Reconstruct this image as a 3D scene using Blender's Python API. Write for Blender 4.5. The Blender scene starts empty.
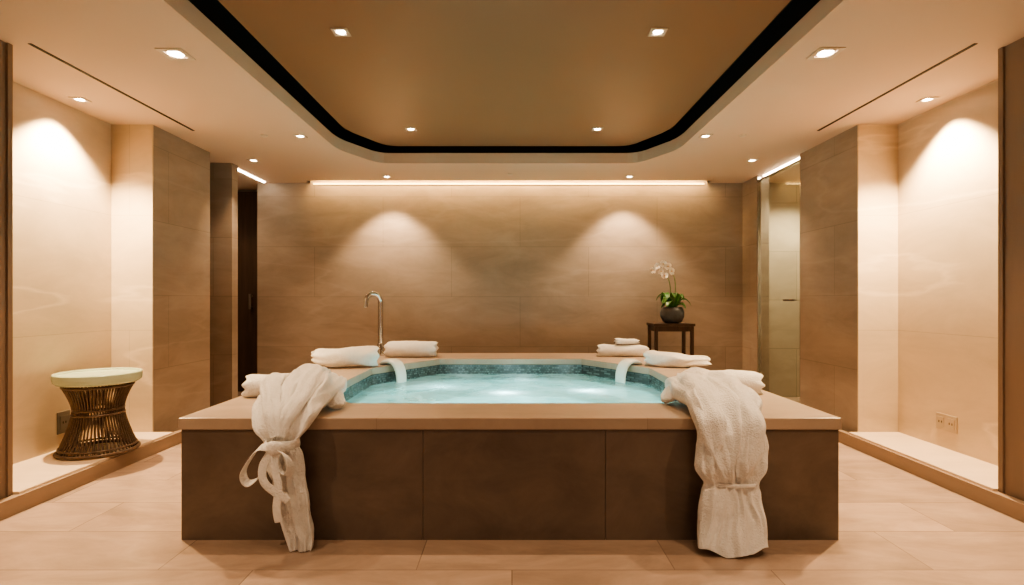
import bpy, bmesh, math, random
from mathutils import Vector, Matrix, noise
random.seed(7)
scene = bpy.context.scene
COL = scene.collection
WARM = (1.0, 0.69, 0.41)
try: scene.view_settings.look = 'AgX - Medium High Contrast'
except Exception: pass

# ------------------------------------------------------------------ materials
def new_mat(name):
    m = bpy.data.materials.new(name); m.use_nodes = True
    nt = m.node_tree; nt.nodes.clear()
    out = nt.nodes.new('ShaderNodeOutputMaterial')
    b = nt.nodes.new('ShaderNodeBsdfPrincipled')
    nt.links.new(b.outputs[0], out.inputs[0])
    return m, nt, b, out

def simple(name, col, rough=0.6, metal=0.0, var=0.12, scale=6.0, bump=0.0, bscale=80.0, spec=0.5, stretch=(1,1,1), sheen=0, bdist=.01):
    m, nt, b, out = new_mat(name)
    N, L = nt.nodes, nt.links
    tc = N.new('ShaderNodeTexCoord'); mp = N.new('ShaderNodeMapping'); mp.inputs['Scale'].default_value = stretch
    L.new(tc.outputs['Object'], mp.inputs[0])
    nz = N.new('ShaderNodeTexNoise'); nz.inputs['Scale'].default_value = scale; nz.inputs['Detail'].default_value = 5
    L.new(mp.outputs[0], nz.inputs['Vector'])
    cr = N.new('ShaderNodeValToRGB')
    cr.color_ramp.elements[0].position = .3; cr.color_ramp.elements[1].position = .7
    cr.color_ramp.elements[0].color = tuple(c*(1-var) for c in col)+(1,)
    cr.color_ramp.elements[1].color = tuple(min(1, c*(1+var)) for c in col)+(1,)
    L.new(nz.outputs['Fac'], cr.inputs[0]); L.new(cr.outputs[0], b.inputs['Base Color'])
    b.inputs['Roughness'].default_value = rough; b.inputs['Metallic'].default_value = metal
    b.inputs['Specular IOR Level'].default_value = spec
    if sheen: b.inputs['Sheen Weight'].default_value = sheen
    if bump:
        n2 = N.new('ShaderNodeTexNoise'); n2.inputs['Scale'].default_value = bscale; n2.inputs['Detail'].default_value = 3
        L.new(mp.outputs[0], n2.inputs['Vector'])
        bp = N.new('ShaderNodeBump'); bp.inputs['Strength'].default_value = bump; bp.inputs['Distance'].default_value = bdist
        L.new(n2.outputs['Fac'], bp.inputs['Height']); L.new(bp.outputs[0], b.inputs['Normal'])
    return m

def stone(name, col, mode, tw, th, rough=.5, tonevar=.12, mortar=.004, mdark=.65, strata=.18, vein=0.0, veincol=(.9,.8,.68), offset=.5, sx=.7, sy=4.5):
    m, nt, b, out = new_mat(name)
    N, L = nt.nodes, nt.links
    tc = N.new('ShaderNodeTexCoord')
    if mode == 'wall':
        sp = N.new('ShaderNodeSeparateXYZ'); L.new(tc.outputs['Object'], sp.inputs[0])
        ad = N.new('ShaderNodeMath'); ad.operation = 'ADD'
        L.new(sp.outputs[0], ad.inputs[0]); L.new(sp.outputs[1], ad.inputs[1])
        cb = N.new('ShaderNodeCombineXYZ'); L.new(ad.outputs[0], cb.inputs[0]); L.new(sp.outputs[2], cb.inputs[1])
        vec = cb.outputs[0]
    else:
        vec = tc.outputs['Object']
    br = N.new('ShaderNodeTexBrick')
    br.offset = offset
    br.inputs['Scale'].default_value = 1; br.inputs['Brick Width'].default_value = tw; br.inputs['Row Height'].default_value = th
    br.inputs['Mortar Size'].default_value = mortar; br.inputs['Mortar Smooth'].default_value = .3
    br.inputs['Color1'].default_value = tuple(c*(1-tonevar) for c in col)+(1,)
    br.inputs['Color2'].default_value = tuple(min(1, c*(1+tonevar)) for c in col)+(1,)
    br.inputs['Mortar'].default_value = tuple(c*mdark for c in col)+(1,)
    L.new(vec, br.inputs['Vector'])
    off = N.new('ShaderNodeVectorMath'); off.operation = 'SCALE'; off.inputs['Scale'].default_value = 40.0 if tonevar else 0
    L.new(br.outputs['Color'], off.inputs[0])
    ad2 = N.new('ShaderNodeVectorMath'); ad2.operation = 'ADD'
    st = N.new('ShaderNodeMapping'); st.inputs['Scale'].default_value = (sx, sy, 1)
    if mode == 'floor': st.inputs['Rotation'].default_value = (0, 0, .35)
    L.new(vec, st.inputs[0])
    L.new(st.outputs[0], ad2.inputs[0])
    if mode == 'floor': L.new(off.outputs[0], ad2.inputs[1])
    nz = N.new('ShaderNodeTexNoise'); nz.inputs['Scale'].default_value = 1.6; nz.inputs['Detail'].default_value = 9; nz.inputs['Roughness'].default_value = .66
    nz.inputs['Distortion'].default_value = .5
    L.new(ad2.outputs[0], nz.inputs['Vector'])
    mr = N.new('ShaderNodeMapRange'); mr.inputs['From Min'].default_value = .3; mr.inputs['From Max'].default_value = .7
    mr.inputs['To Min'].default_value = 1-strata; mr.inputs['To Max'].default_value = 1+strata
    L.new(nz.outputs['Fac'], mr.inputs[0])
    mul = N.new('ShaderNodeVectorMath'); mul.operation = 'MULTIPLY'
    L.new(br.outputs['Color'], mul.inputs[0]); L.new(mr.outputs[0], mul.inputs[1])
    last = mul.outputs[0]
    if vein > 0:
        vn = N.new('ShaderNodeTexNoise'); vn.inputs['Scale'].default_value = .5; vn.inputs['Detail'].default_value = 6; vn.inputs['Roughness'].default_value = .45; vn.inputs['Distortion'].default_value = 0
        vm = N.new('ShaderNodeMapping'); vm.inputs['Rotation'].default_value = (0, 0, .45); vm.inputs['Scale'].default_value = (.45, 2.2, 1)
        L.new(vec, vm.inputs[0]); L.new(vm.outputs[0], vn.inputs['Vector'])
        s = N.new('ShaderNodeMath'); s.operation = 'SUBTRACT'; s.inputs[1].default_value = .5; L.new(vn.outputs['Fac'], s.inputs[0])
        a = N.new('ShaderNodeMath'); a.operation = 'ABSOLUTE'; L.new(s.outputs[0], a.inputs[0])
        r = N.new('ShaderNodeMapRange'); r.inputs['From Min'].default_value = 0; r.inputs['From Max'].default_value = .010
        r.inputs['To Min'].default_value = vein; r.inputs['To Max'].default_value = 0; L.new(a.outputs[0], r.inputs[0])
        mx = N.new('ShaderNodeMix'); mx.data_type = 'RGBA'; mx.inputs[7].default_value = veincol+(1,)
        L.new(r.outputs[0], mx.inputs[0]); L.new(last, mx.inputs[6]); last = mx.outputs[2]
    L.new(last, b.inputs['Base Color'])
    b.inputs['Roughness'].default_value = rough
    bp = N.new('ShaderNodeBump'); bp.inputs['Strength'].default_value = .06; bp.inputs['Distance'].default_value = .01
    L.new(nz.outputs['Fac'], bp.inputs['Height']); L.new(bp.outputs[0], b.inputs['Normal'])
    return m

M_wall = stone('travertine_wall', (.315, .255, .208), 'wall', 1.7, .62, .5, .05, .003, .70, .18, .18, (.48, .40, .335), sx=.9, sy=2.4)
M_niche = stone('cream_marble', (.56, .45, .335), 'wall', 2.6, .95, .40, .02, .003, .80, .14, .45, (.80, .67, .52), sx=.8, sy=1.6)
M_shower = stone('shower_stone', (.42, .36, .28), 'wall', 1.2, .6, .5, .05, .004, .65, .16, sx=1, sy=2)
M_wood = simple('brown_timber_trim', (.22, .155, .115), .5, 0, .10, 4, .1, 60, stretch=(1, 1, .15))
M_plinth = stone('plinth_stone', (.72, .57, .43), 'floor', 3, 1.4, .35, .0, .002, .8, .08)
M_plinthface = simple('plinth_edge', (.28, .20, .145), .5, 0, .10, 3, stretch=(.3, .3, 4))
M_floor = stone('floor_stone', (.375, .275, .218), 'floor', 1.15, .40, .22, .12, .003, .60, .25, .16, (.50, .40, .33), .37, 1.0, 2.4)
M_ceil = simple('painted_ceiling', (.63, .48, .368), .8, 0, .02, 1)
M_bronze = simple('bronze_ceiling_panel', (.265, .160, .095), .36, .15, .04, .8)
M_black = simple('black_recess', (.016, .012, .009), .8, 0, .1, 3)
M_body = stone('dark_tub_cladding', (.140, .104, .082), 'wall', 8, 8, .38, .02, 0.0, 1, .28, .12, (.20, .155, .125), sx=1.6, sy=2.2)
M_deck = stone('deck_stone', (.42, .325, .255), 'floor', 1.35, 3.0, .32, .03, .002, .75, .16, .12, (.52, .42, .34), sx=1, sy=2.4)
M_towel = simple('white_terry', (.87, .855, .83), .95, 0, .04, 40, .8, 130, spec=.1, sheen=.2, bdist=.010)
M_chrome = simple('polished_chrome', (.62, .61, .60), .10, 1.0, .03, 4)
M_darkwood = simple('dark_stained_wood', (.045, .024, .016), .4, 0, .3, 5, .05, 60, stretch=(6, 6, .6))
M_door = simple('dark_door_veneer', (.060, .035, .022), .45, 0, .25, 5, stretch=(5, 5, .4))
M_pot = simple('charcoal_ceramic', (.055, .055, .058), .45, 0, .25, 20, .2, 60)
M_leaf = simple('orchid_leaf', (.06, .17, .03), .4, 0, .3, 12)
M_stem = simple('orchid_stem', (.12, .2, .06), .5, 0, .2, 20)
M_petal = simple('orchid_petal', (.86, .78, .68), .5, 0, .08, 30)
M_pistil = simple('orchid_centre', (.55, .30, .10), .5, 0, .2, 30)
M_wire = simple('bronzed_rattan', (.115, .078, .055), .4, .25, .25, 30)
M_cel = simple('celadon_top', (.43, .52, .40), .25, 0, .06, 6)
M_plate = simple('outlet_plate', (.44, .35, .26), .4, 0, .05, 5)
M_platedark = simple('outlet_plate_grey', (.14, .12, .10), .45, 0, .1, 5)
M_trim = simple('downlight_trim', (.62, .52, .42), .4, .2, .03, 3)

def emis(name, col, s):
    m, nt, b, out = new_mat(name)
    b.inputs['Base Color'].default_value = col+(1,)
    b.inputs['Emission Color'].default_value = col+(1,); b.inputs['Emission Strength'].default_value = s
    return m
M_lens = emis('lamp_lens', (1, .84, .62), 30)
M_cove = emis('cove_led', (1, .68, .28), 130)
M_cove2 = emis('cove_led_profile', (1, .72, .32), 4.5)

M_mosaic = stone('mosaic_tile', (.105, .125, .130), 'wall', .026, .019, .25, .55, .0025, .5, .15)
M_basin = simple('basin_liner', (.50, .74, .72), .4, 0, .08, 5)

def water_mat():
    m, nt, b, out = new_mat('spa_water')
    N, L = nt.nodes, nt.links
    N.remove(b)
    tc = N.new('ShaderNodeTexCoord')
    nz = N.new('ShaderNodeTexNoise'); nz.inputs['Scale'].default_value = 3.0; nz.inputs['Detail'].default_value = 5; nz.inputs['Distortion'].default_value = 1.0
    L.new(tc.outputs['Object'], nz.inputs['Vector'])
    cr = N.new('ShaderNodeValToRGB'); e = cr.color_ramp.elements
    e[0].position = .33; e[0].color = (.33, .60, .62, 1); e[1].position = .70; e[1].color = (.70, .92, .93, 1)
    L.new(nz.outputs['Fac'], cr.inputs[0])
    tr = N.new('ShaderNodeBsdfTransparent'); tr.inputs[0].default_value = (.66, .93, .96, 1)
    tl = N.new('ShaderNodeBsdfTranslucent'); L.new(cr.outputs[0], tl.inputs[0])
    df = N.new('ShaderNodeBsdfDiffuse'); L.new(cr.outputs[0], df.inputs[0])
    m1 = N.new('ShaderNodeMixShader'); m1.inputs[0].default_value = .3; L.new(tl.outputs[0], m1.inputs[1]); L.new(df.outputs[0], m1.inputs[2])
    m2 = N.new('ShaderNodeMixShader'); m2.inputs[0].default_value = .52; L.new(tr.outputs[0], m2.inputs[1]); L.new(m1.outputs[0], m2.inputs[2])
    gl = N.new('ShaderNodeBsdfGlossy'); gl.inputs['Roughness'].default_value = .06
    fr = N.new('ShaderNodeFresnel'); fr.inputs[0].default_value = 1.33
    n2 = N.new('ShaderNodeTexNoise'); n2.inputs['Scale'].default_value = 7; n2.inputs['Detail'].default_value = 2
    L.new(tc.outputs['Object'], n2.inputs['Vector'])
    bp = N.new('ShaderNodeBump'); bp.inputs['Strength'].default_value = .28; bp.inputs['Distance'].default_value = .02
    L.new(n2.outputs['Fac'], bp.inputs['Height'])
    L.new(bp.outputs[0], gl.inputs['Normal']); L.new(bp.outputs[0], fr.inputs['Normal'])
    m3 = N.new('ShaderNodeMixShader'); L.new(fr.outputs[0], m3.inputs[0]); L.new(m2.outputs[0], m3.inputs[1]); L.new(gl.outputs[0], m3.inputs[2])
    L.new(m3.outputs[0], out.inputs[0])
    return m
M_water = water_mat()

def glass_mat(name, tint):
    m, nt, b, out = new_mat(name); N, L = nt.nodes, nt.links; N.remove(b)
    tr = N.new('ShaderNodeBsdfTransparent'); tr.inputs[0].default_value = tint+(1,)
    gl = N.new('ShaderNodeBsdfGlossy'); gl.inputs['Roughness'].default_value = .01
    fr = N.new('ShaderNodeFresnel'); fr.inputs[0].default_value = 1.4
    mu = N.new('ShaderNodeMath'); mu.operation = 'MULTIPLY'; mu.inputs[1].default_value = .25; L.new(fr.outputs[0], mu.inputs[0])
    mx = N.new('ShaderNodeMixShader'); L.new(mu.outputs[0], mx.inputs[0]); L.new(tr.outputs[0], mx.inputs[1]); L.new(gl.outputs[0], mx.inputs[2])
    L.new(mx.outputs[0], out.inputs[0]); return m
M_glass = glass_mat('clear_glass', (.955, .985, .95))
M_spout = simple('white_spout', (.84, .88, .84), .2, 0, .03, 8)

# ------------------------------------------------------------------ helpers
def top(o, label=None, category=None, group=None, kind=None):
    if label: o['label'] = label
    if category: o['category'] = category
    if group: o['group'] = group
    if kind: o['kind'] = kind
    return o

def empty(name, loc, label, category, group=None):
    e = bpy.data.objects.new(name, None); e.location = loc; e.empty_display_size = .1
    COL.objects.link(e); return top(e, label, category, group)

def finish(name, bm, mats, parent=None, smooth=False, loc=None, rot=None):
    me = bpy.data.meshes.new(name)
    bmesh.ops.recalc_face_normals(bm, faces=bm.faces)
    bm.to_mesh(me); bm.free()
    for m in (mats if isinstance(mats, (list, tuple)) else [mats]): me.materials.append(m)
    if smooth:
        for p in me.polygons: p.use_smooth = True
    o = bpy.data.objects.new(name, me); COL.objects.link(o)
    if loc is not None: o.location = loc
    if rot is not None: o.rotation_euler = rot
    if parent:
        o.parent = parent
        o.matrix_parent_inverse = Matrix.Translation(parent.location).inverted()
    return o

def box(bm, x0, x1, y0, y1, z0, z1, mi=0):
    vs = [bm.verts.new(p) for p in [(x0,y0,z0),(x1,y0,z0),(x1,y1,z0),(x0,y1,z0),(x0,y0,z1),(x1,y0,z1),(x1,y1,z1),(x0,y1,z1)]]
    for f in [(0,3,2,1),(4,5,6,7),(0,1,5,4),(1,2,6,5),(2,3,7,6),(3,0,4,7)]:
        bm.faces.new([vs[i] for i in f]).material_index = mi

def prism(bm, pts, z0, z1, mi=0):
    lo = [bm.verts.new((p[0], p[1], z0)) for p in pts]; hi = [bm.verts.new((p[0], p[1], z1)) for p in pts]
    n = len(pts)
    for f in [lo[::-1], hi]:
        bm.faces.new(f).material_index = mi
    for i in range(n):
        bm.faces.new((lo[i], lo[(i+1) % n], hi[(i+1) % n], hi[i])).material_index = mi

def bevel(o, w=.006, s=2):
    md = o.modifiers.new('bevel', 'BEVEL'); md.width = w; md.segments = s; md.limit_method = 'ANGLE'
    return o

def lathe(bm, prof, n=48, cx=0, cy=0, mi=0):
    rings = []
    for r, z in prof:
        rings.append([bm.verts.new((cx+r*math.cos(2*math.pi*i/n), cy+r*math.sin(2*math.pi*i/n), z)) for i in range(n)])
    for a, b in zip(rings, rings[1:]):
        for i in range(n):
            bm.faces.new((a[i], a[(i+1) % n], b[(i+1) % n], b[i])).material_index = mi
    bm.faces.new(rings[0][::-1]).material_index = mi; bm.faces.new(rings[-1]).material_index = mi

def cr(ps, n):
    out = []
    k = len(ps)
    for i in range(k-1):
        p0 = ps[max(i-1, 0)]; p1 = ps[i]; p2 = ps[i+1]; p3 = ps[min(i+2, k-1)]
        for j in range(n):
            t = j/n
            out.append(tuple(.5*((2*b)+(-a+c)*t+(2*a-5*b+4*c-d)*t*t+(-a+3*b-3*c+d)*t**3) for a, b, c, d in zip(p0, p1, p2, p3)))
    out.append(tuple(ps[-1]))
    return out

def ridge(u, s, seed):
    v = 0; amp = 1; f = 1
    for k in range(2):
        n = noise.noise(Vector((u*2.2*f+.35*math.sin(s*4.5*f+seed), s*1.9*f, seed*7.3+k*11)))
        v += amp*(.38-math.sqrt(n*n+.006)*1.8); amp *= .45; f *= 1.9
    return v

def tube(bm, ctrl, sub=8, ring=12, side=None, fold=0.0, freq=4.0, seed=0.0, nz=0.0, nscale=9.0, clampf=None, sup=1.0, mi=0, hem=0.0):
    P = cr(ctrl, sub); rings = []
    prevS = None; s = 0
    for i, p in enumerate(P):
        a = Vector(P[max(i-1, 0)][:3]); b = Vector(P[min(i+1, len(P)-1)][:3])
        if i: s += (Vector(p[:3])-Vector(P[i-1][:3])).length
        T = (b-a).normalized()
        if side is None:
            S0 = prevS if prevS is not None else (Vector((1, 0, 0)) if abs(T.x) < .8 else Vector((0, 1, 0)))
        elif side == 'planar':
            S0 = T.cross(Vector((0, 1, 0)))
        else: S0 = Vector(side)
        S = (S0 - T*T.dot(S0)).normalized(); prevS = S
        N = T.cross(S).normalized()
        w, t = max(p[3], .001), max(p[4], .001); c = Vector(p[:3]); R = []
        for k in range(ring):
            th = 2*math.pi*k/ring
            cx, sx = math.cos(th), math.sin(th)
            x = math.copysign(abs(cx)**sup, cx); n = math.copysign(abs(sx)**sup, sx)
            q = c+S*(x*w/2)+N*(n*t/2)
            if fold:
                env = math.sqrt(max(0, 1-x*x*.7))
                ph = seed+1.6*math.sin(s*3.3+seed)
                val = 1.1*ridge(x*freq*.28, s, seed)+.26*math.sin(freq*x*math.pi*.5+ph)
                q += N*(fold*t*env*max(val, -.9)*(1 if n > 0 else .3)*math.copysign(1, n))
                q += S*(.10*w*noise.noise(Vector((x*1.5, s*6, seed))))
            if nz:
                q += noise.noise_vector(q*nscale+Vector((seed, seed*2, 0)))*nz
                q += noise.noise_vector(q*26)*min(nz, .01)*.18
                q += noise.noise_vector(q*95)*min(nz, .01)*.07
            if hem and i > len(P)*.75:
                k2 = (i/len(P)-.75)/.25
                q.z += hem*k2*noise.noise(Vector((x*1.7, 3.3, seed)))
            if clampf: q = clampf(q)
            R.append(bm.verts.new(q))
        rings.append(R)
    for a, b in zip(rings, rings[1:]):
        for k in range(ring):
            bm.faces.new((a[k], a[(k+1) % ring], b[(k+1) % ring], b[k])).material_index = mi
    bm.faces.new(rings[0][::-1]).material_index = mi; bm.faces.new(rings[-1]).material_index = mi

# ------------------------------------------------------------------ geometry constants
XL, XR = -2.85, 2.82
NL, NR = -3.31, 3.19
CL, CRR = -2.97, 2.86
YB = 6.70
ZC = 2.65
TXC = -0.04
TH = .11

bm = bmesh.new(); box(bm, -4.3, 4.3, -2.2, 7.3, -.08, 0)
top(finish('floor', bm, M_floor), 'warm beige large-format stone tile floor', 'floor', kind='structure')

bm = bmesh.new()
box(bm, XL-.75, XL, -2.1, 3.07, 0, ZC, 1)
box(bm, NL-.15, NL, 3.07, 4.46, 0, ZC, 2)
box(bm, -3.8, -3.335, 4.46, 5.31, 0, ZC, 0)
box(bm, -3.335, CL, 4.475, 5.31, 0, ZC, 0)
box(bm, -3.335, CL-.001, 4.462, 4.474, 0, ZC, 2)
box(bm, -3.9, -3.45, 5.31, 5.71, 0, ZC, 0)
box(bm, -3.9, -2.96, 5.71, 5.83, 0, ZC, 0)
box(bm, -4.2, -4.05, 5.7, 7.25, 0, ZC, 0)
top(finish('wall_left', bm, [M_wall, M_wood, M_niche]), 'tan stone wall with illuminated marble niche and columns', 'wall', kind='structure')
bm = bmesh.new()
box(bm, XR, XR+.75, -2.1, 3.12, 0, ZC, 1)
box(bm, NR, NR+.15, 3.12, 4.46, 0, ZC, 2)
box(bm, CRR, 3.4, 4.475, 5.36, 0, ZC, 0)
box(bm, CRR+.001, 3.22, 4.462, 4.474, 0, ZC, 2)
box(bm, CRR, 3.0, 6.30, YB, 0, ZC, 0)
box(bm, 3.9, 4.05, 5.3, YB+.2, 0, ZC, 3)
box(bm, 3.4, 3.9, 5.2, 5.36, 0, ZC, 3)
box(bm, 3.0, 3.9, YB-.02, YB-.001, 0, ZC, 3)
top(finish('wall_right', bm, [M_wall, M_wood, M_niche, M_shower]), 'tan stone wall with illuminated marble niche and columns', 'wall', kind='structure')
bm = bmesh.new(); box(bm, -3.16, 4.05, YB, YB+.2, 0, 2.9)
top(finish('wall_back', bm, M_wall), 'large-format tan travertine wall washed by warm light', 'wall', kind='structure')
bm = bmesh.new(); box(bm, -4.2, -3.0, 7.12, 7.25, 0, ZC)
top(finish('wall_passage', bm, M_wall), 'short passage wall of tan stone', 'wall', kind='structure')

# ceiling
tx0, tx1 = TXC-1.645, TXC+1.645; tyf, tyb = .9, 5.73
def corner(x, y, s):
    return [(x+s*a, y-b) for a, b in ((0, .70), (.006, .62), (.022, .53), (.05, .44), (.21, .12), (.24, .075), (.28, .035), (.33, .010), (.38, 0))]
bm = bmesh.new()
box(bm, -4.2, tx0, -2.1, tyb, ZC, ZC+TH)
box(bm, tx1, 4.2, -2.1, tyb, ZC, ZC+TH)
box(bm, tx0, tx1, -2.1, tyf, ZC, ZC+TH)
box(bm, -4.2, -2.50, tyb, 7.25, ZC, ZC+TH)
box(bm, 2.42, 4.2, tyb, YB, ZC, ZC+TH)
box(bm, -2.50, 2.42, tyb, 6.56, ZC, ZC+TH)
prism(bm, [(tx0, tyb)]+corner(tx0, tyb, 1), ZC, ZC+TH)
prism(bm, [(tx1, tyb)]+corner(tx1, tyb, -1), ZC, ZC+TH)
box(bm, -2.50, 2.42, 6.40, 6.70, 2.88, 2.90)
box(bm, -2.50, 2.42, 6.40, 6.42, ZC+TH, 2.88)
box(bm, -2.52, -2.50, 6.40, 6.70, 2.65, 2.90)
box(bm, 2.42, 2.44, 6.40, 6.70, 2.65, 2.90)
zt = ZC+TH+.001
box(bm, tx0-.12, tx1+.12, tyf-.12, tyb+.12, 3.04, 3.06, 1)
box(bm, tx0-.14, tx0-.12, tyf-.12, tyb+.12, zt, 3.06, 1)
box(bm, tx1+.12, tx1+.14, tyf-.12, tyb+.12, zt, 3.06, 1)
box(bm, tx0-.12, tx1+.12, tyf-.14, tyf-.12, zt, 3.06, 1)
box(bm, tx0-.12, tx1+.12, tyb+.12, tyb+.14, zt, 3.06, 1)
g = .115; ZP = 2.80
px0, px1, pyf, pyb = tx0+g, tx1-g, tyf+g, tyb-g
prism(bm, [(px0, pyf), (px1, pyf)]+corner(px1, pyb, -1)+corner(px0, pyb, 1)[::-1], ZP, 3.04, 2)
top(finish('ceiling', bm, [M_ceil, M_black, M_bronze]), 'tan painted ceiling with a recessed bronze tray and black shadow gap', 'ceiling', kind='structure')

def trim(n, boxes, mats, label, bv=0):
    bm = bmesh.new()
    for b in boxes: box(bm, *b)
    o = finish('trim_%d' % n, bm, mats); top(o, label, 'trim', kind='structure')
    if bv: bevel(o, bv)
    return o
trim(1, [(-2.735, -2.715, 3.05, 4.62, ZC-.004, ZC+.001)], M_black, 'thin black linear ceiling slot')
trim(2, [(2.61, 2.63, 3.05, 4.62, ZC-.004, ZC+.001)], M_black, 'thin black linear ceiling slot')
trim(3, [(NL, -2.80, 3.07, 4.46, 0, .11, 0), (-2.83, -2.78, -2.1, 4.9, 0, .095, 1)], [M_plinth, M_plinthface], 'raised pale stone plinth with brown edge')
trim(4, [(2.78, NR, 3.12, 4.46, 0, .11, 0), (2.76, 2.81, -2.1, 4.9, 0, .095, 1)], [M_plinth, M_plinthface], 'raised pale stone plinth with brown edge')
trim(5, [(XL, XL+.012, 3.04, 3.07, .096, ZC)], M_wood, 'brown timber jamb at the niche edge')
trim(6, [(XR-.012, XR, 3.09, 3.12, .096, ZC)], M_wood, 'brown timber jamb at the niche edge')

bm = bmesh.new(); box(bm, -2.46, 2.38, 6.56, 6.575, 2.77, 2.80)
top(finish('cove_light_strip', bm, M_cove), 'warm glowing light strip in the ceiling cove', 'light strip')
bm = bmesh.new(); box(bm, -2.46, 2.38, 6.685, 6.699, 2.632, 2.648)
top(finish('cove_light_profile', bm, M_cove2), 'slim warm yellow light profile along the wall top', 'light strip')
bm = bmesh.new(); box(bm, -3.05, -3.025, 5.86, 6.62, ZC-.012, ZC-.001)
top(finish('linear_ceiling_light', bm, M_lens), 'thin bright linear ceiling light by the door', 'light strip')
bm = bmesh.new(); box(bm, 2.92, 2.94, 5.42, 6.28, ZC-.012, ZC-.001)
top(finish('linear_ceiling_light', bm, M_lens), 'thin bright linear ceiling light above the glass door', 'light strip')

# doors
bm = bmesh.new()
box(bm, -4.0, -3.14, 7.06, 7.115, 0.005, 2.62)
d1 = top(finish('door_1', bm, M_door), 'tall dark brown timber door', 'door', kind='structure')
bm = bmesh.new()
box(bm, -3.42, -3.39, 7.01, 7.03, 1.08, 1.28); box(bm, -3.42, -3.39, 7.03, 7.06, 1.1, 1.12); box(bm, -3.42, -3.39, 7.03, 7.06, 1.24, 1.26)
finish('handle', bm, M_platedark, parent=d1)
bm = bmesh.new(); box(bm, 2.875, 2.887, 5.38, 6.29, .02, 2.58)
d2 = top(finish('door_2', bm, M_glass), 'clear greenish glass shower door', 'glass door', kind='structure')
bm = bmesh.new(); tube(bm, [(2.83, 5.42, 1.2, .025, .025), (2.83, 5.62, 1.2, .025, .025)], 4, 10)
tube(bm, [(2.83, 5.45, 1.2, .014, .014), (2.875, 5.45, 1.2, .014, .014)], 2, 8); tube(bm, [(2.83, 5.59, 1.2, .014, .014), (2.875, 5.59, 1.2, .014, .014)], 2, 8)
finish('handle', bm, M_platedark, parent=d2, smooth=True)
bm = bmesh.new(); box(bm, 2.865, 2.90, 5.362, 5.378, .0, ZC-.02); box(bm, 2.865, 2.90, 6.29, 6.30, 0, ZC-.02); box(bm, 2.865, 2.90, 5.378, 6.29, 0, .018); box(bm, 2.865, 2.90, 5.378, 6.29, 2.582, 2.60)
finish('door_frame', bm, M_chrome, parent=d2)

# ------------------------------------------------------------------ downlights
def dl_meshes(s):
    bm = bmesh.new()
    o, i = s, s*.62
    for (a, b, c, d) in [(-o, o, -o, -i), (-o, o, i, o), (-o, -i, -i, i), (i, o, -i, i)]:
        box(bm, a, b, c, d, -.006, 0)
    me = bpy.data.meshes.new('trim'); bm.to_mesh(me); bm.free(); me.materials.append(M_trim)
    bm = bmesh.new(); lathe(bm, [(i*.92, -.001), (i*.92, -.003), (i*.6, -.005)], 24)
    ml = bpy.data.meshes.new('lens'); bm.to_mesh(ml); bm.free(); ml.materials.append(M_lens)
    return me, ml
BIG = dl_meshes(.075); SMALL = dl_meshes(.048)
def downlight(x, y, z, energy, ang=80, blend=.8, aim=None, size=BIG, col=WARM, rad=.03):
    e = empty('downlight', (x, y, z), 'square recessed ceiling downlight glowing warm', 'downlight', 'recessed ceiling downlights')
    for nm, me in (('trim', size[0]), ('lens', size[1])):
        o = bpy.data.objects.new(nm, me); COL.objects.link(o); o.parent = e
    ld = bpy.data.lights.new('spot_lamp', 'SPOT'); ld.energy = energy; ld.color = col
    ld.spot_size = math.radians(ang); ld.spot_blend = blend; ld.shadow_soft_size = rad
    lo = bpy.data.objects.new('lamp', ld); COL.objects.link(lo); lo.parent = e; lo.location = (0, 0, -.035)
    if aim:
        dv = Vector(aim)-Vector((x, y, z-.035)); lo.rotation_euler = dv.to_track_quat('-Z', 'Y').to_euler()
downlight(-1.98, 3.18, ZC, 125, 88); downlight(1.84, 3.17, ZC, 125, 88)
downlight(-1.87, 4.77, ZC, 75, 85, size=SMALL); downlight(1.71, 4.77, ZC, 75, 85, size=SMALL)
downlight(-2.68, 5.60, ZC, 80, 90, size=SMALL); downlight(2.49, 5.60, ZC, 55, 90, size=SMALL)
downlight(-1.47, 6.34, ZC, 165, 96, .5, aim=(-1.47, 6.47, 0), size=SMALL); downlight(1.38, 6.34, ZC, 165, 96, .5, aim=(1.38, 6.47, 0), size=SMALL)
downlight(-3.12, 3.90, ZC, 640, 106, .6, aim=(-3.20, 3.90, 0), size=SMALL, col=(1, .71, .38)); downlight(3.00, 3.90, ZC, 640, 106, .6, aim=(3.08, 3.90, 0), size=SMALL, col=(1, .71, .38))
downlight(-1.02, 3.22, ZP, 70, 100, size=SMALL); downlight(.87, 3.22, ZP, 70, 100, size=SMALL)
downlight(-.945, 5.05, ZP, 60, 92, size=SMALL); downlight(.80, 5.05, ZP, 60, 92, size=SMALL)
for x in (-1.98, 1.84): downlight(x, 1.55, ZC, 110, 110); downlight(x, -.3, ZC, 80, 120)  # extra spots above and behind the camera, added unseen as room fill
downlight(-1.0, 1.6, ZP, 40, 110); downlight(.9, 1.6, ZP, 40, 110)  # two more unseen lamps added for fill under the tray
downlight(3.4, 6.15, ZC, 200, 130, size=SMALL, col=(1, .80, .52))
downlight(-3.5, 6.3, ZC, 40, 120, size=SMALL)
for (x, y) in ((-2.18, 4.75), (2.03, 4.75), (-.02, 6.2)):
    bm = bmesh.new(); lathe(bm, [(.03, ZC), (.03, ZC-.008), (.022, ZC-.014), (.004, ZC-.016)], 20, x, y)
    top(finish('smoke_detector', bm, M_trim, smooth=False), 'small round flush ceiling sensor', 'smoke detector', 'ceiling sensors')

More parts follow.
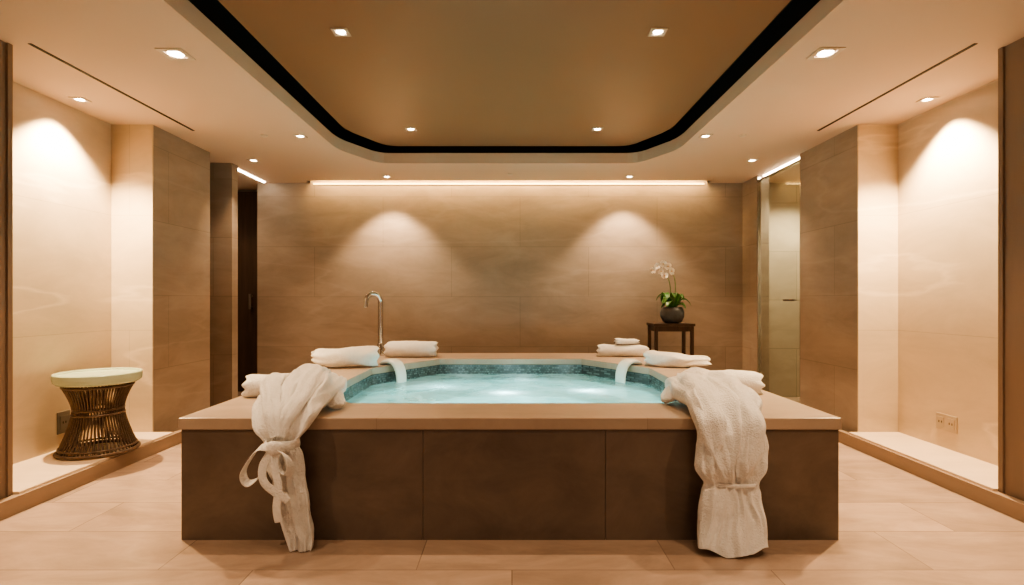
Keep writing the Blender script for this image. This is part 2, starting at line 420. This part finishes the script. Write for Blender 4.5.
# ------------------------------------------------------------------ tub
X0, X1, Y0, Y1, ZT = -1.664, 1.644, 2.69, 5.99, .612
ZS = .553
tub = empty('hot_tub', (0, 4.3, 0), 'large rectangular sunken hot tub clad in dark stone with beige deck', 'hot tub')
bm = bmesh.new()
bx0, bx1, by0, by1 = X0+.010, X1-.010, Y0+.010, Y1-.010
js = [bx0, -.445, .468, bx1]
for a, b in zip(js, js[1:]): box(bm, a+.0012, b-.0012, by0, by0+.05, .0, ZS)
for x in (bx0, bx1-.05):
    for k in range(3):
        yy0 = by0+.052+k*(by1-by0-.104)/3; yy1 = by0+.052+(k+1)*(by1-by0-.104)/3
        box(bm, x, x+.05, yy0+.002, yy1-.002, 0, ZS)
for a, b in zip(js, js[1:]): box(bm, a+.002, b-.002, by1-.05, by1, 0, ZS)
o = finish('cladding', bm, M_body, parent=tub)
oct_ = [(-.92, 3.085), (.90, 3.085), (1.19, 3.42), (1.19, 4.68), (.70, 5.40), (-.72, 5.40), (-1.21, 4.68), (-1.21, 3.42)]
def deckring(z0, z1, bm):
    o8 = [(-.92, Y0), (.90, Y0), (X1, 3.42), (X1, 4.68), (.70, Y1), (-.72, Y1), (X0, 4.68), (X0, 3.42)]
    cor = {1: (X1, Y0), 3: (X1, Y1), 5: (X0, Y1), 7: (X0, Y0)}
    for z, flip in ((z1, False), (z0, True)):
        iv = [bm.verts.new((*p, z)) for p in oct_]; ov = [bm.verts.new((*p, z)) for p in o8]
        for i in range(8):
            j = (i+1) % 8
            vs = [iv[i], iv[j], ov[j]]
            if i in cor: vs.append(bm.verts.new((*cor[i], z)))
            vs.append(ov[i])
            bm.faces.new(vs if flip else vs[::-1])
    bmesh.ops.remove_doubles(bm, verts=bm.verts, dist=1e-5)
    for i in range(8):
        a, b = oct_[i], oct_[(i+1) % 8]
        bm.faces.new([bm.verts.new((a[0], a[1], z0)), bm.verts.new((b[0], b[1], z0)), bm.verts.new((b[0], b[1], z1)), bm.verts.new((a[0], a[1], z1))])
    full = [(-.92, Y0), (.90, Y0), (X1, Y0), (X1, 3.42), (X1, 4.68), (X1, Y1), (.70, Y1), (-.72, Y1), (X0, Y1), (X0, 4.68), (X0, 3.42), (X0, Y0)]
    for i in range(12):
        a, b = full[i], full[(i+1) % 12]
        bm.faces.new([bm.verts.new((a[0], a[1], z0)), bm.verts.new((b[0], b[1], z0)), bm.verts.new((b[0], b[1], z1)), bm.verts.new((a[0], a[1], z1))])
    bmesh.ops.remove_doubles(bm, verts=bm.verts, dist=1e-5)
bm = bmesh.new(); deckring(ZS, ZT, bm)
o = finish('deck', bm, M_deck, parent=tub); bevel(o, .005, 2)
def inset(k):
    c = Vector((-.01, 4.2)); r = []
    for p in oct_:
        v = Vector(p)-c; L = v.length; r.append(tuple(c+v*((L-k)/L)))
    return r
bm = bmesh.new()
lv = [(inset(.0), ZS), (inset(.0), .40), (inset(.0), .30), (inset(.38), .29), (inset(.42), .06)]
R = [[bm.verts.new((*p, z)) for p in pts] for pts, z in lv]
for k, (a, b) in enumerate(zip(R, R[1:])):
    for i in range(8):
        f = bm.faces.new((a[i], a[(i+1) % 8], b[(i+1) % 8], b[i])); f.material_index = 0 if k == 0 else 1
f = bm.faces.new(R[-1]); f.material_index = 1
finish('basin', bm, [M_mosaic, M_basin], parent=tub)
bm = bmesh.new()
f = bm.faces.new([bm.verts.new((*p, .462)) for p in inset(.003)])
finish('water', bm, M_water, parent=tub)
for (x, y, z, e) in ((-.05, 4.30, .385, 9), (.62, 4.40, .385, 8), (-.60, 4.6, .36, 5), (.2, 3.6, .26, 6), (-.5, 3.6, .26, 6), (.1, 5.0, .36, 2)):  # lamps added under the water to brighten patches of its surface
    bm = bmesh.new(); lathe(bm, [(.06, .061), (.06, .075), (.04, .08)], 24, x, y)
    finish('added_fixture_disc', bm, M_spout, parent=tub)  # made-up fixture disc on the basin floor, gives no light itself
    ld = bpy.data.lights.new('added_water_lamp', 'POINT'); ld.energy = e*1.25; ld.color = (.86, 1.0, .97); ld.shadow_soft_size = .05
    lo = bpy.data.objects.new('lamp', ld); COL.objects.link(lo); lo.parent = tub
    lo.location = Vector((x, y, z))-tub.location
for s, x0 in ((1, -1.12), (-1, 1.10)):
    bm = bmesh.new()
    yy = 4.92; dx, dy = s*.86, -.5
    def q(k, z, w, t): return (x0+dx*k, yy+dy*k, z, w, t)
    tube(bm, [q(-.06, .618, .13, .034), q(-.02, .638, .13, .042), q(.04, .645, .13, .044), q(.09, .630, .13, .044), q(.125, .59, .128, .042), q(.145, .53, .125, .04), q(.15, .458, .12, .036)], 6, 20, side=(s*.5, .86, 0), sup=.75)
    finish('spout', bm, M_spout, parent=tub, smooth=True)

# ------------------------------------------------------------------ faucet
fc = empty('faucet', (-1.40, 5.75, ZT), 'tall chrome gooseneck faucet standing on the deck', 'faucet')
bm = bmesh.new(); lathe(bm, [(.048, ZT+.001), (.048, ZT+.014), (.036, ZT+.022), (.032, ZT+.12), (.026, ZT+.13)], 24, -1.40, 5.75)
finish('base', bm, M_chrome, parent=fc, smooth=True)
bm = bmesh.new(); r = .05
tube(bm, [(-1.40, 5.75, ZT+.08, r, r), (-1.40, 5.75, ZT+.35, r, r), (-1.40, 5.75, ZT+.54, r, r), (-1.405, 5.74, ZT+.60, r, r), (-1.43, 5.72, ZT+.645, r, r), (-1.475, 5.69, ZT+.655, r, r), (-1.51, 5.66, ZT+.63, r, r), (-1.525, 5.65, ZT+.585, r, r), (-1.53, 5.645, ZT+.51, r*.9, r*.9)], 8, 14, side=(0, 1, .01))
finish('spout', bm, M_chrome, parent=fc, smooth=True)
bm = bmesh.new(); tube(bm, [(-1.39, 5.745, ZT+.06, .018, .018), (-1.36, 5.74, ZT+.075, .015, .015), (-1.34, 5.73, ZT+.11, .012, .012)], 4, 8)
finish('handle', bm, M_chrome, parent=fc, smooth=True)

# ------------------------------------------------------------------ towels
def towel_mesh(length, r, squash=.8, taper=0.0, bend=0.0, seed=0, turns=2.4, nz=.008):
    bm = bmesh.new()
    nu, nv = 90, 44
    th = r*.34
    outer, inner = [], []
    for i in range(nu+1):
        t = i/nu; a = t*turns*2*math.pi
        rr = r*(1-.86*t)
        outer.append((rr*math.cos(-a-2.2), rr*math.sin(-a-2.2)))
        rr2 = max(rr-th*.9, .003)
        inner.append((rr2*math.cos(-a-2.2), rr2*math.sin(-a-2.2)))
    prof = outer+inner[::-1]
    rings = []
    for j in range(nv+1):
        u = j/nv; x = (u-.5)*length
        edge = 1-.16*(max(0, abs(u-.5)*2-.75)/.25)**2
        tp = 1-taper*u
        R = []
        for (a, b) in prof:
            p = Vector((x+.012*math.sin(8*b/r+seed), a*edge*tp*1.08, (b*squash)*edge*tp))
            p.y += bend*(u-.5)**2
            p += noise.noise_vector(Vector((x*6, a*8, b*8))+Vector((seed*3.1, 0, 0)))*nz
            p += noise.noise_vector(Vector((x*30, a*30, b*30)))*.0025
            R.append(p)
        rings.append(R)
    zmin = min(p.z for R in rings for p in R)
    V = []
    for R in rings:
        V.append([bm.verts.new((p.x, p.y, max(p.z-zmin-.010, 0))) for p in R])
    n = len(prof)
    for a, b in zip(V, V[1:]):
        for i in range(n):
            bm.faces.new((a[i], a[(i+1) % n], b[(i+1) % n], b[i]))
    for R in (V[0], V[-1]):
        for i in range(nu):
            bm.faces.new((R[i], R[i+1], R[n-2-i], R[n-1-i]))
    me = bpy.data.meshes.new('rolled_towel'); bmesh.ops.recalc_face_normals(bm, faces=bm.faces); bm.to_mesh(me); bm.free()
    me.materials.append(M_towel)
    for p in me.polygons: p.use_smooth = True
    return me
def towel(x, y, z, yaw, label, **k):
    o = bpy.data.objects.new('rolled_towel', towel_mesh(**k)); COL.objects.link(o)
    o.location = (x, y, z); o.rotation_euler = (0, 0, math.radians(yaw))
    return top(o, label, 'towel', 'rolled towels on the tub deck')
towel(-1.045, 5.62, ZT+.001, 0, 'thick white rolled towel lying beside the faucet', length=.52, r=.118, squash=.86, seed=1, nz=.006)
towel(-1.455, 4.72, ZT+.001, 20, 'soft white rolled towel with a tapered end', length=.54, r=.112, squash=.70, taper=-.35, seed=2, bend=.3, nz=.026)
towel(-1.48, 3.34, ZT+.001, 12, 'white rolled towel tucked behind a bathrobe', length=.30, r=.10, squash=.82, seed=3)
towel(1.16, 5.66, ZT+.001, -3, 'white rolled towel under a smaller one', length=.52, r=.096, squash=.76, seed=4, nz=.016)
towel(1.20, 5.67, ZT+.130, 10, 'small white towel resting on a rolled towel', length=.24, r=.05, squash=.75, seed=5)
towel(1.44, 4.74, ZT+.001, -22, 'soft white rolled towel with a tapered end', length=.54, r=.12, squash=.72, taper=.3, seed=6, bend=.3, nz=.026)
towel(1.34, 3.46, ZT+.001, -10, 'white rolled towel tucked behind a bathrobe', length=.46, r=.105, squash=.84, seed=8)

# ------------------------------------------------------------------ bathrobes
def clampf(q):
    q = q.copy()
    if q.y > 2.683:
        if q.z < ZT+.002:
            if q.z > ZT-.09 and q.y > 2.70: q.z = ZT+.002+.004*math.sin(q.x*60)
            else: q.y = 2.683
    if q.z < .004: q.z = .004
    return q
rb = empty('bathrobe', (-1.08, 2.62, 0), 'white terry bathrobe over the tub edge, belt tied in a bow', 'bathrobe', 'bathrobes draped over the tub')
bm = bmesh.new()
tube(bm, [(-1.12, 3.28, .66, .16, .06), (-1.13, 3.20, .70, .28, .12), (-1.13, 3.08, .71, .36, .16), (-1.13, 2.92, .71, .39, .17), (-1.12, 2.78, .69, .37, .14), (-1.115, 2.67, .65, .31, .11),
          (-1.11, 2.605, .575, .235, .095), (-1.105, 2.60, .51, .145, .08), (-1.09, 2.60, .44, .17, .09), (-1.07, 2.60, .33, .175, .095), (-1.045, 2.60, .2, .155, .09), (-1.02, 2.595, .08, .13, .08), (-1.01, 2.59, .005, .10, .05)],
     20, 140, side=(1, 0, 0), fold=.34, freq=4.0, seed=1.7, nz=.013, nscale=8, clampf=clampf, sup=.85, hem=.05)
finish('robe_body', bm, M_towel, parent=rb, smooth=True)
bm = bmesh.new()
tube(bm, [(-1.22, 3.10, .77, .08, .05), (-1.15, 3.06, .795, .14, .07), (-1.07, 3.0, .755, .17, .08), (-.99, 2.94, .69, .16, .08), (-.945, 2.90, .65, .13, .06), (-.92, 2.87, .635, .06, .03)], 16, 64, side=(0, 1, .2), fold=.34, freq=3.5, seed=4, nz=.012, clampf=clampf)
finish('sleeve', bm, M_towel, parent=rb, smooth=True)
bm = bmesh.new()
tube(bm, [(-1.25, 3.20, .71, .07, .04), (-1.29, 3.05, .765, .10, .05), (-1.27, 2.88, .775, .11, .05), (-1.22, 2.73, .74, .10, .045), (-1.16, 2.61, .66, .08, .036), (-1.125, 2.555, .55, .045, .025)], 14, 36, side=(1, 0, .2), fold=.35, freq=2.5, nz=.010, seed=2)
tube(bm, [(-1.10, 3.20, .775, .06, .04), (-1.08, 3.05, .80, .10, .05), (-1.05, 2.88, .795, .11, .05), (-1.045, 2.73, .745, .10, .045), (-1.06, 2.60, .66, .08, .036), (-1.09, 2.55, .55, .045, .025)], 14, 36, side=(1, 0, -.2), fold=.35, freq=2.5, nz=.010, seed=5)
finish('collar', bm, M_towel, parent=rb, smooth=True)
bm = bmesh.new()
tube(bm, [(-1.185, 2.60, .505, .045, .014), (-1.16, 2.55, .505, .045, .016), (-1.105, 2.535, .51, .045, .018), (-1.05, 2.55, .512, .045, .016), (-1.025, 2.60, .515, .045, .014)], 8, 16, side=(0, 0, 1), nz=.004)
tube(bm, [(-1.145, 2.535, .495, .035, .024), (-1.122, 2.515, .51, .062, .036), (-1.092, 2.515, .507, .062, .036), (-1.07, 2.535, .50, .035, .024)], 8, 20, side=(0, 0, 1), nz=.004)
w, t = .040, .007
tube(bm, [(-1.11, 2.525, .505, w, t), (-1.165, 2.508, .515, w, t), (-1.21, 2.505, .47, w, t), (-1.25, 2.512, .395, w, t), (-1.235, 2.522, .345, w, t), (-1.19, 2.53, .365, w, t), (-1.15, 2.532, .43, w, t), (-1.11, 2.53, .49, w, t)], 10, 16, side=(.4, .7, .5), nz=.003)
tube(bm, [(-1.11, 2.52, .505, w, t), (-1.055, 2.508, .48, w, t), (-1.03, 2.505, .43, w, t), (-1.045, 2.51, .385, w, t), (-1.08, 2.518, .41, w, t), (-1.11, 2.52, .48, w, t)], 10, 16, side=(.4, .7, -.5), nz=.003)
tube(bm, [(-1.115, 2.515, .50, w, t), (-1.155, 2.505, .43, w, t), (-1.15, 2.50, .36, w, t), (-1.10, 2.50, .31, w, t), (-1.055, 2.50, .285, w, t), (-1.035, 2.50, .27, w*.9, t)], 10, 16, side='planar', nz=.003)
tube(bm, [(-1.105, 2.515, .50, w, t), (-1.10, 2.505, .42, w, t), (-1.08, 2.50, .33, w, t), (-1.09, 2.50, .24, w, t), (-1.08, 2.505, .17, w, t)], 10, 16, side='planar', nz=.003)
finish('belt', bm, M_towel, parent=rb, smooth=True)

rb = empty('bathrobe', (1.05, 2.62, 0), 'white terry bathrobe over the tub edge, gathered and reaching the floor', 'bathrobe', 'bathrobes draped over the tub')
bm = bmesh.new()
tube(bm, [(1.08, 3.30, .66, .2, .06), (1.09, 3.22, .69, .34, .12), (1.08, 3.08, .70, .38, .15), (1.07, 2.92, .70, .38, .15), (1.06, 2.78, .685, .37, .14), (1.05, 2.67, .65, .355, .12),
          (1.045, 2.60, .57, .345, .11), (1.045, 2.595, .48, .34, .12), (1.05, 2.595, .40, .32, .12), (1.055, 2.60, .325, .25, .085), (1.055, 2.60, .27, .275, .10), (1.055, 2.595, .17, .31, .12), (1.055, 2.575, .08, .33, .12), (1.055, 2.55, .005, .32, .11)],
     20, 160, side=(1, 0, 0), fold=.25, freq=4.2, seed=8.1, nz=.014, nscale=7, clampf=clampf, sup=.82, hem=.06)
finish('robe_body', bm, M_towel, parent=rb, smooth=True)
bm = bmesh.new()
tube(bm, [(1.18, 3.16, .75, .11, .06), (1.07, 3.14, .76, .16, .075), (.98, 3.10, .715, .17, .08), (.91, 3.05, .665, .15, .07), (.87, 3.02, .635, .08, .04)], 16, 64, side=(0, 1, .2), fold=.34, freq=3.5, seed=6, nz=.012, clampf=clampf)
finish('sleeve', bm, M_towel, parent=rb, smooth=True)
bm = bmesh.new()
tube(bm, [(1.00, 3.20, .735, .09, .05), (.975, 3.05, .755, .13, .055), (.965, 2.88, .755, .14, .055), (.96, 2.73, .72, .14, .055), (.955, 2.595, .645, .13, .05), (.96, 2.555, .56, .12, .04), (.985, 2.545, .45, .10, .03), (1.02, 2.55, .36, .05, .02)], 14, 36, side=(1, 0, .25), fold=.35, freq=2.5, nz=.010, seed=7)
tube(bm, [(1.17, 3.20, .735, .09, .05), (1.17, 3.05, .755, .15, .055), (1.165, 2.88, .755, .16, .055), (1.15, 2.73, .72, .16, .055), (1.14, 2.595, .645, .15, .05), (1.13, 2.555, .56, .13, .04), (1.11, 2.545, .45, .10, .03), (1.085, 2.55, .36, .05, .02)], 14, 36, side=(1, 0, -.15), fold=.35, freq=2.5, nz=.010, seed=9)
finish('collar', bm, M_towel, parent=rb, smooth=True)
bm = bmesh.new()
tube(bm, [(.93, 2.61, .318, .020, .008), (.955, 2.575, .318, .020, .010), (1.055, 2.553, .320, .020, .010), (1.155, 2.575, .318, .020, .010), (1.18, 2.61, .318, .020, .008)], 8, 14, side=(0, 0, 1), nz=.006)
finish('belt', bm, M_towel, parent=rb, smooth=True)

# ------------------------------------------------------------------ plant stand + orchid
SX, SY = 1.855, 6.33; ZS2 = .93
st = empty('plant_stand', (SX, SY, 0), 'tall slim dark wood plant stand', 'plant stand')
bm = bmesh.new(); box(bm, SX-.235, SX+.235, SY-.18, SY+.18, ZS2-.03, ZS2); bevel(finish('table_top', bm, M_darkwood, parent=st), .004)
for a in (-1, 1):
    for b in (-1, 1):
        bm = bmesh.new(); cx, cyy = SX+a*.205, SY+b*.15
        box(bm, cx-.018, cx+.018, cyy-.018, cyy+.018, 0, ZS2-.03); bevel(finish('leg', bm, M_darkwood, parent=st), .003)
bm = bmesh.new()
for b in (-1, 1): box(bm, SX-.187, SX+.187, SY+b*.15-.01, SY+b*.15+.01, ZS2-.09, ZS2-.031)
for a in (-1, 1): box(bm, SX+a*.205-.01, SX+a*.205+.01, SY-.132, SY+.132, ZS2-.09, ZS2-.031)
finish('apron', bm, M_darkwood, parent=st)
bm = bmesh.new(); box(bm, SX-.187, SX+.187, SY-.132, SY+.132, .25, .27); finish('shelf', bm, M_darkwood, parent=st)

OX, OY = 1.87, 6.30
orc = empty('potted_orchid', (OX, OY, ZS2), 'white orchid with broad green leaves in a charcoal bowl', 'potted orchid')
z = ZS2+.001
bm = bmesh.new(); lathe(bm, [(.07, z), (.11, z+.02), (.135, z+.08), (.135, z+.13), (.115, z+.18), (.105, z+.185), (.098, z+.178), (.10, z+.165), (.02, z+.16)], 40, OX, OY)
finish('pot', bm, M_pot, parent=orc, smooth=True)
def leaf(ang, L, w, rise, droop):
    bm = bmesh.new(); n = 12; rows = []
    d = Vector((math.cos(ang), math.sin(ang), 0)); s = Vector((-d.y, d.x, 0))
    for i in range(n+1):
        t = i/n
        c = Vector((OX, OY, z+.16))+d*(.02+L*t)+Vector((0, 0, rise*math.sin(t*math.pi*.75)-droop*t*t))
        ww = w*(math.sin(math.pi*min(1, .12+t*.88))**.6)+.002
        rows.append([bm.verts.new(c+s*ww*k+Vector((0, 0, .25*ww*abs(k)))) for k in (-1, -.5, 0, .5, 1)])
    for a, b in zip(rows, rows[1:]):
        for k in range(4): bm.faces.new((a[k], a[k+1], b[k+1], b[k]))
    o = finish('leaf', bm, M_leaf, parent=orc, smooth=True)
    md = o.modifiers.new('s', 'SOLIDIFY'); md.thickness = .004
for i in range(15):
    a = i*2.4+random.uniform(-.2, .2)
    leaf(a, random.uniform(.12, .20), random.uniform(.034, .048), random.uniform(.06, .22), random.uniform(0, .08))
def flower(p, rot, s=.04):
    bm = bmesh.new()
    for k in range(5):
        a = 2*math.pi*k/5+math.pi/2; wdt = .66 if k in (1, 4) else .46
        c = bm.verts.new((0, 0, 0))
        pts = []
        for j in range(9):
            t = j/8*math.pi*2
            rr = .55+.5*math.cos(t); ll = wdt*math.sin(t)
            pts.append(bm.verts.new(((math.cos(a)*rr-math.sin(a)*ll)*s, -.25*s*rr*rr+.1*s, (math.sin(a)*rr+math.cos(a)*ll)*s)) if j < 8 else pts[0])
        for j in range(8):
            bm.faces.new((c, pts[j], pts[(j+1) % 9]))
    nf = len(bm.faces)
    bmesh.ops.create_uvsphere(bm, u_segments=8, v_segments=6, radius=s*.18, matrix=Matrix.Translation((0, -.1*s, 0)))
    bm.faces.ensure_lookup_table()
    for i in range(nf, len(bm.faces)): bm.faces[i].material_index = 1
    o = finish('flower', bm, [M_petal, M_pistil], smooth=True)
    o.parent = orc; o.location = Vector(p)-orc.location; o.rotation_euler = rot
UP = .10
stems = [[(OX-.01, OY, z+.16), (OX+.03, OY, z+.30), (OX+.03, OY-.01, z+.42+UP*.6), (OX-.02, OY-.02, z+.52+UP), (OX-.10, OY-.03, z+.575+UP), (OX-.18, OY-.04, z+.56+UP), (OX-.23, OY-.04, z+.51+UP)],
         [(OX+.01, OY, z+.16), (OX-.01, OY+.01, z+.30), (OX-.03, OY, z+.40+UP*.6), (OX-.08, OY, z+.48+UP), (OX-.13, OY, z+.50+UP)]]
for s_ in stems:
    bm = bmesh.new(); tube(bm, [(*p, .011, .011) for p in s_], 8, 8); finish('stem', bm, M_stem, parent=orc, smooth=True)
fl = [(-.24, .51), (-.19, .56), (-.125, .585), (-.065, .56), (-.15, .50), (-.03, .50), (-.10, .45)]
for i, (a, b) in enumerate(fl):
    flower((OX+a, OY-.05-.01*(i % 3), z+b+UP), (random.uniform(-.4, .4), random.uniform(-.5, .5), random.uniform(-.8, .8)), random.uniform(.038, .047))

# ------------------------------------------------------------------ side table
TX, TY, TZ = -2.985, 3.90, .111
tb = empty('side_table', (TX, TY, TZ), 'round side table with pale celadon top on an hourglass rattan base', 'side table')
H = .57
bm = bmesh.new(); lathe(bm, [(.19, TZ+H-.078), (.240, TZ+H-.074), (.258, TZ+H-.060), (.263, TZ+H-.035), (.263, TZ+H-.006), (.259, TZ+H), (.246, TZ+H), (.242, TZ+H-.005), (.238, TZ+H-.014), (.02, TZ+H-.016)], 64, TX, TY)
finish('table_top', bm, M_cel, parent=tb, smooth=False)
def prof(t):
    return .15+.09*(abs(t-.62)/.62)**1.5 if t < .62 else .15+.065*((t-.62)/.38)**1.5
bm = bmesh.new(); nr = 56
for i in range(nr):
    for sgn in (1, -1):
        pts = []
        for k in range(9):
            t = k/8; a = 2*math.pi*i/nr+sgn*.14*t+(.055 if sgn > 0 else 0); r = prof(t)-(0 if sgn > 0 else .012)
            pts.append((TX+r*math.cos(a), TY+r*math.sin(a), TZ+.012+t*(H-.093), .009, .009))
        tube(bm, pts, 2, 6)
finish('rattan_base', bm, M_wire, parent=tb, smooth=True)
bm = bmesh.new()
def ring(bm, r, z, w, t, n=48):
    V = []
    for i in range(n):
        a = 2*math.pi*i/n
        V.append([bm.verts.new((TX+(r+w*math.cos(q))*math.cos(a), TY+(r+w*math.cos(q))*math.sin(a), z+t*math.sin(q))) for q in [k*math.pi/4 for k in range(8)]])
    for i in range(n):
        A, B = V[i], V[(i+1) % n]
        for k in range(8): bm.faces.new((A[k], A[(k+1) % 8], B[(k+1) % 8], B[k]))
for (tt, rw) in ((0, .013), (.06, .008), (.55, .008), (.62, .008), (.97, .01)):
    ring(bm, prof(tt), TZ+.014+tt*(H-.093), rw, rw)
finish('binding_ring', bm, M_wire, parent=tb, smooth=True)

# ------------------------------------------------------------------ outlets
def outlet(x, sgn, y, z, w, h, mat, n, label):
    e = empty('power_outlet', (x, y, z), label, 'power outlet')
    bm = bmesh.new(); box(bm, min(x, x+sgn*.008), max(x, x+sgn*.008), y-w/2, y+w/2, z-h/2, z+h/2)
    bevel(finish('plate', bm, mat, parent=e), .002)
    for k in range(n):
        yc = y+(k-(n-1)/2)*w/n
        bm = bmesh.new(); box(bm, min(x+sgn*.008, x+sgn*.012), max(x+sgn*.008, x+sgn*.012), yc-w/n*.32, yc+w/n*.32, z-h*.3, z+h*.3)
        for q in (-1, 1): box(bm, min(x+sgn*.012, x+sgn*.013), max(x+sgn*.012, x+sgn*.013), yc+q*.012-.004, yc+q*.012+.004, z-.008, z+.008, 1)
        finish('socket', bm, [mat, M_black], parent=e)
outlet(NL, 1, 3.98, .30, .11, .16, M_platedark, 1, 'grey metal outlet plate on the niche wall')
outlet(NR, -1, 3.96, .30, .19, .12, M_plate, 2, 'beige double outlet plate on the niche wall')

# ------------------------------------------------------------------ world + camera
wd = bpy.data.worlds.new('world'); scene.world = wd; wd.use_nodes = True
wd.node_tree.nodes['Background'].inputs[0].default_value = (1, .76, .55, 1); wd.node_tree.nodes['Background'].inputs[1].default_value = .42  # warm background, added as soft fill through the open rear of the room
cam = bpy.data.cameras.new('camera'); co = bpy.data.objects.new('camera', cam); COL.objects.link(co)
co.location = (0, 0, 1.2); co.rotation_euler = (math.radians(90), 0, 0)
cam.sensor_width = 36; cam.lens = 36*540/1024; cam.shift_y = 7.5/1024; cam.clip_start = .05
scene.camera = co
